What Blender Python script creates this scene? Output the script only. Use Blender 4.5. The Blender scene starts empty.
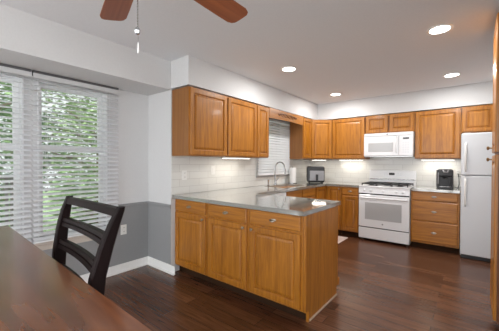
import bpy, bmesh, math, random
from mathutils import Vector, Matrix
random.seed(7)
PI = math.pi
SC = bpy.context.scene
COL = SC.collection

# ------------------------------------------------------------------ camera
CAM = (2.7326, -5.5186, 1.2957)
YAW, PITCH, ROLL, FPX = 0.6756, -0.0104, -0.0046, 277.25
cd = bpy.data.cameras.new('camera')
cd.sensor_width = 36.0
cd.lens = 36.0 * FPX / 499.0
cd.clip_start = 0.02
cam = bpy.data.objects.new('camera', cd)
COL.objects.link(cam)
_f = Vector((-math.sin(YAW), math.cos(YAW), 0)); _r = Vector((math.cos(YAW), math.sin(YAW), 0)); _u = Vector((0, 0, 1))
f2 = _f * math.cos(PITCH) + _u * math.sin(PITCH)
u2 = _u * math.cos(PITCH) - _f * math.sin(PITCH)
r3 = _r * math.cos(ROLL) + u2 * -math.sin(ROLL)
u3 = u2 * math.cos(ROLL) + _r * math.sin(ROLL)
cam.matrix_world = Matrix(((r3.x, u3.x, -f2.x, CAM[0]), (r3.y, u3.y, -f2.y, CAM[1]), (r3.z, u3.z, -f2.z, CAM[2]), (0, 0, 0, 1)))
SC.camera = cam

# ------------------------------------------------------------------ world, exposure
w = bpy.data.worlds.new('world'); SC.world = w; w.use_nodes = True
bg = w.node_tree.nodes['Background']
bg.inputs['Color'].default_value = (0.96, 0.98, 1.0, 1)
# hazy bright sky, brighter on the sunny side (behind the camera) than over the garden
_wt = w.node_tree
_tc = _wt.nodes.new('ShaderNodeTexCoord')
_dp = _wt.nodes.new('ShaderNodeVectorMath'); _dp.operation = 'DOT_PRODUCT'; _dp.inputs[1].default_value = (0.64, -0.64, 0.42)
_wt.links.new(_tc.outputs['Generated'], _dp.inputs[0])
_mr = _wt.nodes.new('ShaderNodeMapRange'); _mr.interpolation_type = 'SMOOTHSTEP'
_mr.inputs['From Min'].default_value = -0.6; _mr.inputs['From Max'].default_value = 0.7
_mr.inputs['To Min'].default_value = 1.2; _mr.inputs['To Max'].default_value = 4.5
_wt.links.new(_dp.outputs['Value'], _mr.inputs['Value'])
_wt.links.new(_mr.outputs['Result'], bg.inputs['Strength'])
_sl = bpy.data.lights.new('sun', 'SUN'); _sl.energy = 2.6; _sl.angle = math.radians(4); _sl.color = (1, 0.96, 0.9)
_so = bpy.data.objects.new('sun', _sl); COL.objects.link(_so)
_so.rotation_euler = Vector((-0.30, 0.30, -0.92)).to_track_quat('-Z', 'Y').to_euler()
SC.view_settings.view_transform = 'Standard'
SC.view_settings.look = 'None'
SC.view_settings.gamma = 1
SC.view_settings.use_curve_mapping = False
SC.view_settings.exposure = 0.0
SC.cycles.diffuse_bounces = 8
SC.cycles.max_bounces = 16
DOWNLIGHT_W = 14.5
STRIP_W = 1.3

# ------------------------------------------------------------------ materials
def new_mat(name):
    m = bpy.data.materials.new(name); m.use_nodes = True
    nt = m.node_tree
    return m, nt, nt.nodes['Principled BSDF']

def plain(name, col, rough=0.5, metal=0.0, spec=0.5, bump=0.0, bscale=60, coat=0.0):
    m, nt, b = new_mat(name)
    b.inputs['Roughness'].default_value = rough
    b.inputs['Metallic'].default_value = metal
    b.inputs['Specular IOR Level'].default_value = spec
    b.inputs['Coat Weight'].default_value = coat
    tc = nt.nodes.new('ShaderNodeTexCoord')
    n = nt.nodes.new('ShaderNodeTexNoise'); n.inputs['Scale'].default_value = bscale
    n.inputs['Detail'].default_value = 3
    nt.links.new(tc.outputs['Object'], n.inputs['Vector'])
    r = nt.nodes.new('ShaderNodeValToRGB')
    r.color_ramp.elements[0].color = tuple(c * 0.96 for c in col) + (1,)
    r.color_ramp.elements[1].color = tuple(min(1, c * 1.04) for c in col) + (1,)
    nt.links.new(n.outputs['Fac'], r.inputs['Fac'])
    nt.links.new(r.outputs['Color'], b.inputs['Base Color'])
    if bump:
        bp = nt.nodes.new('ShaderNodeBump'); bp.inputs['Strength'].default_value = bump; bp.inputs['Distance'].default_value = 0.002
        nt.links.new(n.outputs['Fac'], bp.inputs['Height']); nt.links.new(bp.outputs['Normal'], b.inputs['Normal'])
    return m

def wood(name, c0, c1, axis, rough=0.35, fine=70, stretch=0.035, coat=0.0, c2=None):
    m, nt, b = new_mat(name)
    N, L = nt.nodes, nt.links
    tc = N.new('ShaderNodeTexCoord'); oi = N.new('ShaderNodeObjectInfo')
    sc = N.new('ShaderNodeVectorMath'); sc.operation = 'SCALE'; sc.inputs[0].default_value = (7.3, 3.1, 5.7)
    L.new(oi.outputs['Random'], sc.inputs['Scale'])
    ad = N.new('ShaderNodeVectorMath'); ad.operation = 'ADD'
    L.new(tc.outputs['Object'], ad.inputs[0]); L.new(sc.outputs['Vector'], ad.inputs[1])
    mp = N.new('ShaderNodeMapping')
    s = [1, 1, 1]; s[axis] = stretch
    mp.inputs['Scale'].default_value = s
    L.new(ad.outputs['Vector'], mp.inputs['Vector'])
    n1 = N.new('ShaderNodeTexNoise'); n1.inputs['Scale'].default_value = fine; n1.inputs['Detail'].default_value = 5; n1.inputs['Distortion'].default_value = 0.6
    n2 = N.new('ShaderNodeTexNoise'); n2.inputs['Scale'].default_value = fine * 0.14; n2.inputs['Detail'].default_value = 4; n2.inputs['Distortion'].default_value = 1.8
    L.new(mp.outputs['Vector'], n1.inputs['Vector']); L.new(mp.outputs['Vector'], n2.inputs['Vector'])
    mx = N.new('ShaderNodeMath'); mx.operation = 'MULTIPLY_ADD'; mx.inputs[1].default_value = 0.5
    hf = N.new('ShaderNodeMath'); hf.operation = 'MULTIPLY'; hf.inputs[1].default_value = 0.5
    L.new(n2.outputs['Fac'], hf.inputs[0]); L.new(n1.outputs['Fac'], mx.inputs[0]); L.new(hf.outputs[0], mx.inputs[2])
    r = N.new('ShaderNodeValToRGB')
    r.color_ramp.elements[0].position = 0.30; r.color_ramp.elements[0].color = c0 + (1,)
    r.color_ramp.elements[1].position = 0.62; r.color_ramp.elements[1].color = c1 + (1,)
    L.new(mx.outputs[0], r.inputs['Fac']); L.new(r.outputs['Color'], b.inputs['Base Color'])
    b.inputs['Roughness'].default_value = rough
    b.inputs['Coat Weight'].default_value = coat; b.inputs['Coat Roughness'].default_value = 0.12
    bp = N.new('ShaderNodeBump'); bp.inputs['Strength'].default_value = 0.12; bp.inputs['Distance'].default_value = 0.001
    L.new(n1.outputs['Fac'], bp.inputs['Height']); L.new(bp.outputs['Normal'], b.inputs['Normal'])
    return m

OAK0, OAK1 = (0.21, 0.066, 0.005), (0.46, 0.178, 0.016)
OAKV = wood('oak_upright_grain', OAK0, OAK1, 2, 0.36, fine=120, stretch=0.05, coat=0.15)
OAKH = wood('oak_level_grain', OAK0, OAK1, 0, 0.36, fine=120, stretch=0.05, coat=0.15)
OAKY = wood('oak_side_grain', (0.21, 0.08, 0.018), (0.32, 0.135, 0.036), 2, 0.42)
BLADE = wood('fan_blade_wood', (0.24, 0.062, 0.019), (0.38, 0.110, 0.034), 0, 0.4, fine=50)
TABLEW = wood('table_wood', (0.060, 0.020, 0.009), (0.20, 0.070, 0.028), 0, 0.24, fine=22, stretch=0.12, coat=0.45)
CHAIRW = wood('espresso_wood', (0.006, 0.004, 0.004), (0.013, 0.007, 0.007), 2, 0.40, coat=0.0)
CHAIRW.node_tree.nodes['Principled BSDF'].inputs['Specular IOR Level'].default_value = 0.08
CEILM = plain('ceiling_paint', (0.78, 0.80, 0.83), 0.9, spec=0.2)
WALLM = plain('wall_paint_pale_grey', (0.67, 0.675, 0.68), 0.75, spec=0.3)
GREYM = plain('wall_paint_mid_grey', (0.29, 0.295, 0.30), 0.65, spec=0.3)
TRIMW = plain('white_trim_paint', (0.86, 0.86, 0.85), 0.4)
VINYL = plain('white_vinyl', (0.84, 0.85, 0.86), 0.4)
APPL = plain('white_enamel', (0.80, 0.81, 0.83), 0.22, coat=0.3)
FRIDGEM = plain('white_fridge_enamel', (0.68, 0.70, 0.73), 0.35, bump=0.05, bscale=400)
APPGREY = plain('pale_grey_glass', (0.46, 0.465, 0.47), 0.08)
SEAM = plain('dark_rubber_seam', (0.02, 0.02, 0.022), 0.6)
BLACK = plain('black_plastic', (0.02, 0.02, 0.022), 0.3)
IRON = plain('cast_iron', (0.025, 0.025, 0.027), 0.55)
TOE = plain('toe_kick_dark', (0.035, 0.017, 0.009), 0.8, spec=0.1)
STEEL = plain('brushed_steel', (0.42, 0.42, 0.42), 0.22, metal=1.0)
NICKEL = plain('satin_nickel', (0.40, 0.34, 0.28), 0.30, metal=1.0)
SILVERP = plain('silver_plastic', (0.30, 0.30, 0.31), 0.4, metal=0.4)
BRASS = plain('aged_brass', (0.35, 0.25, 0.14), 0.35, metal=1.0)
WHITEP = plain('white_plastic', (0.82, 0.82, 0.80), 0.4)
PAPER = plain('paper_towel', (0.85, 0.85, 0.84), 0.95, spec=0.1, bump=0.3, bscale=150)
SLOT = plain('outlet_slot', (0.08, 0.08, 0.08), 0.5)
MATM = plain('mat_fabric', (0.62, 0.50, 0.45), 0.95, spec=0.1, bump=0.6, bscale=220)
LEAF1 = plain('leaf_mid_green', (0.17, 0.27, 0.11), 0.55)
LEAF2 = plain('leaf_pale_green', (0.28, 0.38, 0.19), 0.55)
LEAF3 = plain('leaf_deep_green', (0.09, 0.16, 0.08), 0.55)
BARK = plain('bark', (0.16, 0.13, 0.10), 0.9, bump=0.8, bscale=30)
LAWN = plain('lawn', (0.15, 0.23, 0.10), 0.95, bscale=8)
DECKM = plain('deck_stain', (0.12, 0.11, 0.10), 0.7)

def emit(name, col, s):
    m, nt, b = new_mat(name)
    b.inputs['Base Color'].default_value = (0.9, 0.9, 0.9, 1)
    b.inputs['Emission Color'].default_value = col + (1,)
    b.inputs['Emission Strength'].default_value = s
    return m
LENS = emit('lit_lens', (1.0, 0.97, 0.92), 12)
STRIPL = emit('lit_strip', (1.0, 0.95, 0.86), 6)

def glass(name, rough=0.0, trans=0.0):
    m = bpy.data.materials.new(name); m.use_nodes = True
    nt = m.node_tree; nt.nodes.clear()
    o = nt.nodes.new('ShaderNodeOutputMaterial'); t = nt.nodes.new('ShaderNodeBsdfTransparent'); g = nt.nodes.new('ShaderNodeBsdfGlossy')
    g.inputs['Roughness'].default_value = 0.02
    fr = nt.nodes.new('ShaderNodeFresnel'); fr.inputs['IOR'].default_value = 1.45
    t.inputs['Color'].default_value = (0.95, 0.97, 0.96, 1)
    mx = nt.nodes.new('ShaderNodeMixShader')
    nt.links.new(fr.outputs[0], mx.inputs[0]); nt.links.new(t.outputs[0], mx.inputs[1]); nt.links.new(g.outputs[0], mx.inputs[2])
    nt.links.new(mx.outputs[0], o.inputs['Surface'])
    return m
GLASS = glass('window_glass')

def slat_mat():
    m, nt, b = new_mat('blind_slat_white')
    b.inputs['Base Color'].default_value = (0.86, 0.88, 0.90, 1); b.inputs['Roughness'].default_value = 0.45
    t = nt.nodes.new('ShaderNodeBsdfTranslucent'); t.inputs['Color'].default_value = (0.9, 0.92, 0.95, 1)
    mx = nt.nodes.new('ShaderNodeMixShader'); mx.inputs[0].default_value = 0.22
    o = nt.nodes['Material Output']
    nt.links.new(b.outputs[0], mx.inputs[1]); nt.links.new(t.outputs[0], mx.inputs[2]); nt.links.new(mx.outputs[0], o.inputs['Surface'])
    return m
SLATM = slat_mat()

def brick_mat(name, horiz, bw, bh, c1, c2, cm, mortar, rough, bump, grain=False, coat=0.0):
    """horiz: world axis running along the courses, courses stack in the other axis given"""
    m, nt, b = new_mat(name); N, L = nt.nodes, nt.links
    g = N.new('ShaderNodeNewGeometry'); sp = N.new('ShaderNodeSeparateXYZ'); cb = N.new('ShaderNodeCombineXYZ')
    L.new(g.outputs['Position'], sp.inputs[0])
    L.new(sp.outputs[horiz[0]], cb.inputs[0]); L.new(sp.outputs[horiz[1]], cb.inputs[1])
    mp = N.new('ShaderNodeMapping'); mp.inputs['Location'].default_value = horiz[2]
    L.new(cb.outputs[0], mp.inputs['Vector'])
    br = N.new('ShaderNodeTexBrick')
    br.inputs['Scale'].default_value = 1; br.inputs['Brick Width'].default_value = bw; br.inputs['Row Height'].default_value = bh
    br.inputs['Mortar Size'].default_value = mortar; br.inputs['Mortar Smooth'].default_value = 0.3
    br.offset = 0.5 if not grain else 0.37; br.offset_frequency = 2
    br.inputs['Color1'].default_value = c1 + (1,); br.inputs['Color2'].default_value = c2 + (1,); br.inputs['Mortar'].default_value = cm + (1,)
    L.new(mp.outputs[0], br.inputs['Vector'])
    last = br.outputs['Color']
    if grain:
        m2 = N.new('ShaderNodeMapping'); m2.inputs['Scale'].default_value = (0.06, 1, 1); L.new(cb.outputs[0], m2.inputs['Vector'])
        n = N.new('ShaderNodeTexNoise'); n.inputs['Scale'].default_value = 55; n.inputs['Detail'].default_value = 5; n.inputs['Distortion'].default_value = 1
        L.new(m2.outputs[0], n.inputs['Vector'])
        r = N.new('ShaderNodeValToRGB'); r.color_ramp.elements[0].position = 0.3; r.color_ramp.elements[0].color = (0.62, 0.60, 0.58, 1)
        r.color_ramp.elements[1].position = 0.7; r.color_ramp.elements[1].color = (1.25, 1.22, 1.2, 1)
        L.new(n.outputs['Fac'], r.inputs['Fac'])
        mx = N.new('ShaderNodeMix'); mx.data_type = 'RGBA'; mx.blend_type = 'MULTIPLY'; mx.inputs[0].default_value = 1
        L.new(last, mx.inputs[6]); L.new(r.outputs['Color'], mx.inputs[7]); last = mx.outputs[2]
    L.new(last, b.inputs['Base Color'])
    b.inputs['Roughness'].default_value = rough; b.inputs['Coat Weight'].default_value = coat
    bp = N.new('ShaderNodeBump'); bp.invert = True; bp.inputs['Strength'].default_value = bump; bp.inputs['Distance'].default_value = 0.002
    L.new(br.outputs['Fac'], bp.inputs['Height']); L.new(bp.outputs['Normal'], b.inputs['Normal'])
    return m
FLOORM = brick_mat('plank_floor', (0, 1, (0.4, 0.03, 0)), 1.1, 0.125, (0.076, 0.029, 0.014), (0.145, 0.062, 0.031), (0.030, 0.012, 0.006), 0.0025, 0.26, 0.35, grain=True)
TILE_S = brick_mat('white_tile_side', (1, 2, (0.10, -0.914, 0)), 0.305, 0.089, (0.78, 0.78, 0.75), (0.74, 0.74, 0.71), (0.60, 0.59, 0.57), 0.0026, 0.14, 0.5)
TILE_B = brick_mat('white_tile_rear', (0, 2, (0.05, -0.914, 0)), 0.305, 0.089, (0.78, 0.78, 0.75), (0.74, 0.74, 0.71), (0.60, 0.59, 0.57), 0.0028, 0.14, 0.5)

def stone():
    m, nt, b = new_mat('grey_quartz'); N, L = nt.nodes, nt.links
    tc = N.new('ShaderNodeTexCoord'); n = N.new('ShaderNodeTexNoise'); n.inputs['Scale'].default_value = 160; n.inputs['Detail'].default_value = 3
    L.new(tc.outputs['Object'], n.inputs['Vector'])
    r = N.new('ShaderNodeValToRGB'); r.color_ramp.elements[0].position = 0.35; r.color_ramp.elements[0].color = (0.17, 0.168, 0.148, 1)
    r.color_ramp.elements[1].position = 0.65; r.color_ramp.elements[1].color = (0.30, 0.295, 0.255, 1)
    L.new(n.outputs['Fac'], r.inputs['Fac']); L.new(r.outputs['Color'], b.inputs['Base Color'])
    b.inputs['Roughness'].default_value = 0.10; b.inputs['Specular IOR Level'].default_value = 0.75
    b.inputs['Coat Weight'].default_value = 1.0; b.inputs['Coat Roughness'].default_value = 0.06; b.inputs['Coat IOR'].default_value = 2.1; b.inputs['IOR'].default_value = 1.8
    return m
STONE = stone()

# ------------------------------------------------------------------ mesh helpers
class MB:
    def __init__(self): self.bm = bmesh.new()
    def box(self, x0, x1, y0, y1, z0, z1, bev=0.0, seg=1):
        t = bmesh.new()
        vs = [t.verts.new((x, y, z)) for x in (x0, x1) for y in (y0, y1) for z in (z0, z1)]
        for q in ((0, 1, 3, 2), (4, 6, 7, 5), (0, 4, 5, 1), (2, 3, 7, 6), (0, 2, 6, 4), (1, 5, 7, 3)):
            t.faces.new([vs[i] for i in q])
        if bev > 0:
            bmesh.ops.bevel(t, geom=list(t.edges), offset=bev, segments=seg, affect='EDGES', profile=0.5)
        self.merge(t); return self
    def merge(self, t, mat=None):
        if mat is not None: bmesh.ops.transform(t, matrix=mat, verts=t.verts)
        me = bpy.data.meshes.new('tmp'); t.to_mesh(me); t.free()
        self.bm.from_mesh(me); bpy.data.meshes.remove(me)
    def cyl(self, p0, p1, r0, r1=None, seg=16, caps=True):
        r1 = r0 if r1 is None else r1
        return self.tube([p0, p1], [r0, r1], seg, caps)
    def tube(self, pts, rad, seg=10, caps=True):
        pts = [Vector(p) for p in pts]
        if not isinstance(rad, (list, tuple)): rad = [rad] * len(pts)
        rings = []; up = None
        for i, p in enumerate(pts):
            d = (pts[min(i + 1, len(pts) - 1)] - pts[max(i - 1, 0)]).normalized()
            if up is None:
                up = Vector((0, 0, 1)) if abs(d.z) < 0.9 else Vector((1, 0, 0))
            a = (up - d * up.dot(d)).normalized(); up = a
            b = d.cross(a)
            rings.append([self.bm.verts.new(p + (a * math.cos(2 * PI * k / seg) + b * math.sin(2 * PI * k / seg)) * rad[i]) for k in range(seg)])
        for A, B in zip(rings, rings[1:]):
            for k in range(seg):
                self.bm.faces.new((A[k], A[(k + 1) % seg], B[(k + 1) % seg], B[k]))
        if caps:
            self.bm.faces.new(rings[0][::-1]); self.bm.faces.new(rings[-1])
        return self
    def lathe(self, prof, c=(0, 0, 0), seg=24):
        """prof: list of (radius, z)"""
        rings = []
        for r, z in prof:
            if r < 1e-6: rings.append([self.bm.verts.new((c[0], c[1], c[2] + z))])
            else: rings.append([self.bm.verts.new((c[0] + r * math.cos(2 * PI * k / seg), c[1] + r * math.sin(2 * PI * k / seg), c[2] + z)) for k in range(seg)])
        for A, B in zip(rings, rings[1:]):
            for k in range(seg):
                j = (k + 1) % seg
                if len(A) == 1 and len(B) == 1: continue
                if len(A) == 1: self.bm.faces.new((A[0], B[j], B[k]))
                elif len(B) == 1: self.bm.faces.new((A[k], A[j], B[0]))
                else: self.bm.faces.new((A[k], A[j], B[j], B[k]))
        return self
    def rings(self, x0, x1, z0, z1, prof, yback):
        """rectangular rings facing -Y: prof = list of (inset, y)"""
        R = []
        for ins, y in [(0, yback)] + prof:
            R.append([self.bm.verts.new(v) for v in ((x0 + ins, y, z0 + ins), (x1 - ins, y, z0 + ins), (x1 - ins, y, z1 - ins), (x0 + ins, y, z1 - ins))])
        for A, B in zip(R, R[1:]):
            for k in range(4):
                self.bm.faces.new((A[k], A[(k + 1) % 4], B[(k + 1) % 4], B[k]))
        self.bm.faces.new(R[-1]); self.bm.faces.new(R[0][::-1]); return self
    def prism(self, poly, z0, z1):
        b = [self.bm.verts.new((x, y, z0)) for x, y in poly]; t = [self.bm.verts.new((x, y, z1)) for x, y in poly]
        n = len(poly)
        self.bm.faces.new(b[::-1]); self.bm.faces.new(t)
        for k in range(n): self.bm.faces.new((b[k], b[(k + 1) % n], t[(k + 1) % n], t[k]))
        return self
    def sweep(self, sections):
        """sections: list of closed loops (same vertex count)"""
        R = [[self.bm.verts.new(p) for p in s] for s in sections]; n = len(R[0])
        for A, B in zip(R, R[1:]):
            for k in range(n): self.bm.faces.new((A[k], A[(k + 1) % n], B[(k + 1) % n], B[k]))
        self.bm.faces.new(R[0][::-1]); self.bm.faces.new(R[-1]); return self
    def build(self, name, mat, parent=None, smooth=False, norm=True):
        if norm: bmesh.ops.recalc_face_normals(self.bm, faces=self.bm.faces)
        me = bpy.data.meshes.new(name); self.bm.to_mesh(me); self.bm.free()
        me.materials.append(mat)
        if smooth:
            for p in me.polygons: p.use_smooth = True
            try: me.set_sharp_from_angle(angle=math.radians(40))
            except Exception: pass
        o = bpy.data.objects.new(name, me); COL.objects.link(o)
        if parent is not None: o.parent = parent
        return o

def tag(o, label=None, cat=None, group=None, kind=None):
    if label: o['label'] = label
    if cat: o['category'] = cat
    if group: o['group'] = group
    if kind: o['kind'] = kind
    return o

def thing(name, label, cat, loc=(0, 0, 0), rz=0.0, group=None):
    o = bpy.data.objects.new(name, None); COL.objects.link(o)
    o.empty_display_size = 0.1
    o.location = loc; o.rotation_euler = (0, 0, rz)
    return tag(o, label, cat, group)

def struct(name, mb, mat, parent=None, label=None):
    o = mb.build(name, mat, parent)
    o['kind'] = 'structure'
    if label: o['label'] = label
    return o

def copy_tree(o, parent=None):
    c = o.copy(); COL.objects.link(c); c.parent = parent
    for ch in [x for x in list(COL.objects) if x.parent == o]: copy_tree(ch, c)
    return c

def area(name, loc, sx, sy, watt, col=(1, 0.96, 0.9), shape='RECTANGLE', rot=(0, 0, 0), parent=None):
    l = bpy.data.lights.new(name, 'AREA'); l.shape = shape; l.size = sx; l.size_y = sy; l.energy = watt; l.color = col
    o = bpy.data.objects.new(name, l); COL.objects.link(o); o.location = loc; o.rotation_euler = rot
    if parent: o.parent = parent
    return o

# ------------------------------------------------------------------ the room shell
CE = 2.4645          # ceiling
ST = 2.148           # soffit underside in the kitchen
SD = 2.138           # soffit underside over the dining window
WX = -0.478          # dining window wall
JY = -3.57           # where the wall steps in
RX = 3.42            # right wall
RY = -7.6            # the room goes on behind the camera, rear wall left out to let fill light in

struct('floor', MB().box(-0.60, RX + 0.12, RY, 0.12, -0.1, 0.0), FLOORM, label='dark brown hardwood plank floor')
struct('ceiling', MB().box(-0.60, RX + 0.12, RY, 0.12, CE, CE + 0.1), CEILM, label='flat white ceiling')
struct('wall_back', MB().box(-0.0, RX + 0.12, 0.0, 0.12, 0, CE), WALLM)
struct('wall_right', MB().box(RX, RX + 0.12, -5.0, 0.0, 0, CE).box(RX, RX + 0.12, RY, -5.0, 2.12, CE).box(RX, RX + 0.12, RY, -7.2, 0, 2.12), WALLM)  # wide unseen opening added near the camera end to admit fill light
struct('ground_bounce', MB().box(-0.62, 8.0, -13.0, RY, -0.14, -0.04).box(RX + 0.12, 8.0, RY, -1.0, -0.14, -0.04), plain('pale_bounce_paving', (0.62, 0.60, 0.57), 0.9), label='unseen pale paving added outside to bounce light into the room')  # unseen pale paving, added to bounce daylight up to the ceiling
# kitchen window wall x=0 with opening
KY0, KY1, KZ0, KZ1 = -1.90, -0.98, 1.085, 2.10
m = MB(); m.box(-0.12, 0, JY + 0.12, KY0, 0, CE).box(-0.12, 0, KY1, 0.12, 0, CE).box(-0.12, 0, KY0, KY1, 0, KZ0).box(-0.12, 0, KY0, KY1, KZ1, CE)
struct('wall_kitchen', m, WALLM)
struct('wall_return', MB().box(WX - 0.12, 0, JY, JY + 0.12, 0, CE), WALLM)
# dining window wall with two openings
A0, A1 = -4.725, -4.085
B0, B1 = -5.60, -4.830
DZ0, DZ1 = 0.53, 2.07
m = MB()
xa, xb = WX - 0.14, WX
m.box(xa, xb, A1, JY, 0, CE).box(xa, xb, RY, B0, 0, CE).box(xa, xb, B0, A1, 0, DZ0).box(xa, xb, B0, A1, DZ1, CE).box(xa, xb, B1, A0, DZ0, DZ1)
struct('wall_window', m, WALLM)
# lower grey paint below the chair rail (thin skins over the plaster)
m = MB(); m.box(WX, WX + 0.003, A1 + 0.11, JY, 0, 0.752).box(WX, WX + 0.003, RY, A1 + 0.11, 0, DZ0 - 0.03)
struct('wall_window_lower', m, GREYM)
struct('wall_return_lower', MB().box(WX + 0.003, 0.0, JY - 0.003, JY, 0, 0.752), GREYM)
# chair rail
def rail_profile(t, z): return [(0, z), (0.010 * t, z), (0.012 * t, z + 0.012), (0.02 * t, z + 0.022), (0.02 * t, z + 0.036), (0.010 * t, z + 0.045), (0, z + 0.048)]
m = MB()
m.sweep([[(WX + d, y, z) for d, z in rail_profile(1, 0.752)] for y in (A1 + 0.11, JY)])
struct('trim_1', m, GREYM, label='grey chair rail beside the dining window')
m = MB()
m.sweep([[(x, JY - d, z) for d, z in rail_profile(1, 0.752)] for x in (WX + 0.0, 0.0)])
struct('trim_2', m, GREYM, label='grey chair rail on the short wall')
# baseboards with shoe
m = MB(); m.box(WX, WX + 0.014, RY, JY, 0, 0.098, 0.004).box(WX + 0.014, WX + 0.028, RY, JY, 0, 0.018)
struct('baseboard_window', m, TRIMW)
m = MB(); m.box(WX + 0.014, 0.085, JY - 0.014, JY, 0, 0.098, 0.004).box(WX + 0.028, 0.085, JY - 0.028, JY - 0.014, 0, 0.018)
struct('baseboard_return', m, TRIMW)
# soffits
struct('ceiling_soffit_dining', MB().box(WX, 0.0, RY, JY, SD, CE), WALLM, label='boxed soffit above the dining window')
m = MB(); m.prism([(0, JY - 0.005), (0.318, JY - 0.005), (0.318, -0.318), (RX, -0.318), (RX, 0), (0, 0)], ST, CE)
struct('ceiling_soffit_kitchen', m, WALLM, label='boxed soffit above the oak wall cabinets')
# tile
m = MB(); m.box(0.0, 0.008, JY + 0.001, KY0 - 0.03, 0.914, 1.372).box(0.0, 0.008, KY1 + 0.03, -0.008, 0.914, 1.372).box(0, 0.008, KY0 - 0.03, KY1 + 0.03, 0.914, KZ0 - 0.03)
struct('wall_tile_side', m, TILE_S, label='white subway tile below the sink window')
struct('wall_tile_rear', MB().box(0.0, 2.612, -0.008, 0.0, 0.914, 1.80), TILE_B, label='white subway tile behind the range')

# ------------------------------------------------------------------ windows (double-hung)
def window(name, x, y0, y1, z0, z1, zm, label, thick=0.03):
    root = thing(name, label, None); root['kind'] = 'structure'
    s = 0.045
    m = MB()   # jamb liner
    m.box(x - 0.06, x + 0.10, y0, y0 + 0.012, z0, z1).box(x - 0.06, x + 0.10, y1 - 0.012, y1, z0, z1).box(x - 0.06, x + 0.10, y0 + 0.012, y1 - 0.012, z1 - 0.012, z1).box(x - 0.06, x + 0.10, y0 + 0.012, y1 - 0.012, z0, z0 + 0.012)
    o = m.build('window_frame', VINYL, root)
    for nm, za, zb, dx in (('lower_sash', z0 + 0.012, zm + 0.022, 0.0), ('upper_sash', zm - 0.022, z1 - 0.012, -0.032)):
        ya, yb = y0 + 0.012, y1 - 0.012
        m = MB(); m.box(x + dx, x + dx + 0.03, ya, ya + s, za, zb, 0.003).box(x + dx, x + dx + 0.03, yb - s, yb, za, zb, 0.003)
        m.box(x + dx, x + dx + 0.03, ya + s, yb - s, za, za + s, 0.003).box(x + dx, x + dx + 0.03, ya + s, yb - s, zb - s, zb, 0.003)
        sash = m.build(nm, VINYL, root)
        MB().box(x + dx + 0.012, x + dx + 0.016, ya + s, yb - s, za + s, zb - s).build('pane', GLASS, sash)
    return root
w1 = window('window_1', WX - 0.085, A0, A1, DZ0, DZ1, 1.42, 'white double-hung dining window beside the chair rail')
w2 = window('window_2', WX - 0.085, B0, B1, DZ0, DZ1, 1.42, 'white double-hung dining window at the edge of the picture')
w3 = window('window_3', -0.10, KY0, KY1, KZ0, KZ1, 1.6, 'white window above the kitchen sink')
# sills
m = MB(); m.box(WX - 0.05, WX + 0.045, B0 - 0.05, A1 + 0.11, DZ0 - 0.028, DZ0, 0.006).box(WX, WX + 0.014, B0 - 0.02, A1 + 0.09, DZ0 - 0.085, DZ0 - 0.028, 0.003)
struct('trim_3', m, plain('sill_paint', (0.62, 0.56, 0.50), 0.45), label='sill and apron under the dining windows')
m = MB(); m.box(-0.05, 0.035, KY0 - 0.05, KY1 + 0.05, KZ0 - 0.03, KZ0 - 0.004, 0.005)
struct('trim_4', m, plain('sink_sill_grey', (0.42, 0.42, 0.43), 0.4), label='grey sill of the window above the sink')

# ------------------------------------------------------------------ blinds
RAILW = plain('blind_valance_grey', (0.60, 0.61, 0.62), 0.5)
GAPSHADE = plain('blind_gap_shade', (0.10, 0.10, 0.105), 0.5)  # dark colour stands in for the shadow gap between blind and soffit
def blind(name, label, x, y0, y1, ztop, zbot, pitch, width, tilt, group, wand=True):
    root = thing(name, label, 'blind', (x, (y0 + y1) / 2, zbot), 0, group)
    h = (y1 - y0) / 2; H = ztop - zbot
    MB().box(-0.03, 0.022, -h + 0.004, h - 0.004, H - 0.045, H, 0.002).build('headrail_gap_shade', GAPSHADE, root)
    MB().box(0.0225, 0.030, -h, h, H - 0.072, H - 0.026, 0.002).build('valance', RAILW, root)
    m = MB(); n = int((H - 0.075) / pitch)
    c, s = math.cos(tilt), math.sin(tilt)
    for i in range(n):
        z = 0.035 + i * pitch
        W = width / 2
        sec = []
        for yy in (-h + 0.004, h - 0.004):
            top = []; bot = []
            for k in range(5):
                u = -W + width * k / 4; cr = 0.004 * (1 - (u / W) ** 2)
                top.append((u * c - (cr + 0.0012) * s * -1, yy, z - u * s + (cr + 0.0012) * c))
                bot.append((u * c - (cr - 0.0012) * s * -1, yy, z - u * s + (cr - 0.0012) * c))
            sec.append(top + bot[::-1])
        m.sweep(sec)
    m.build('slats', SLATM, root, smooth=True)
    MB().box(-0.026, 0.026, -h, h, 0.0, 0.016, 0.004).build('bottom_rail', VINYL, root)
    for t in (-0.72, 0.0, 0.72) if h > 0.36 else (-0.7, 0.7):
        mm = MB()
        for dx in (-0.024, 0.024): mm.cyl((dx, t * h, 0.012), (dx, t * h, H - 0.05), 0.0012, seg=6)
        mm.build('ladder_cord', VINYL, root)
    if wand:
        MB().cyl((0.036, -h + 0.10, H - 0.05), (0.036, -h + 0.10, H - 0.75), 0.004, seg=8).build('tilt_wand', VINYL, root)
    return root
T15 = math.radians(22)
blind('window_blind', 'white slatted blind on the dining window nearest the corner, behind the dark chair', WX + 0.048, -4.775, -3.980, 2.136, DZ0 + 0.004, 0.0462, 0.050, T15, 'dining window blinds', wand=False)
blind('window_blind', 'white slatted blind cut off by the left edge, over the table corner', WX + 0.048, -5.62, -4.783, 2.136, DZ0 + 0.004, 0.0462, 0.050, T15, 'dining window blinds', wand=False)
blind('window_blind', 'nearly closed white blind in the small window above the sink', 0.040, -1.945, -0.940, 2.128, KZ0, 0.044, 0.050, math.radians(60), None, wand=False)

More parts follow.
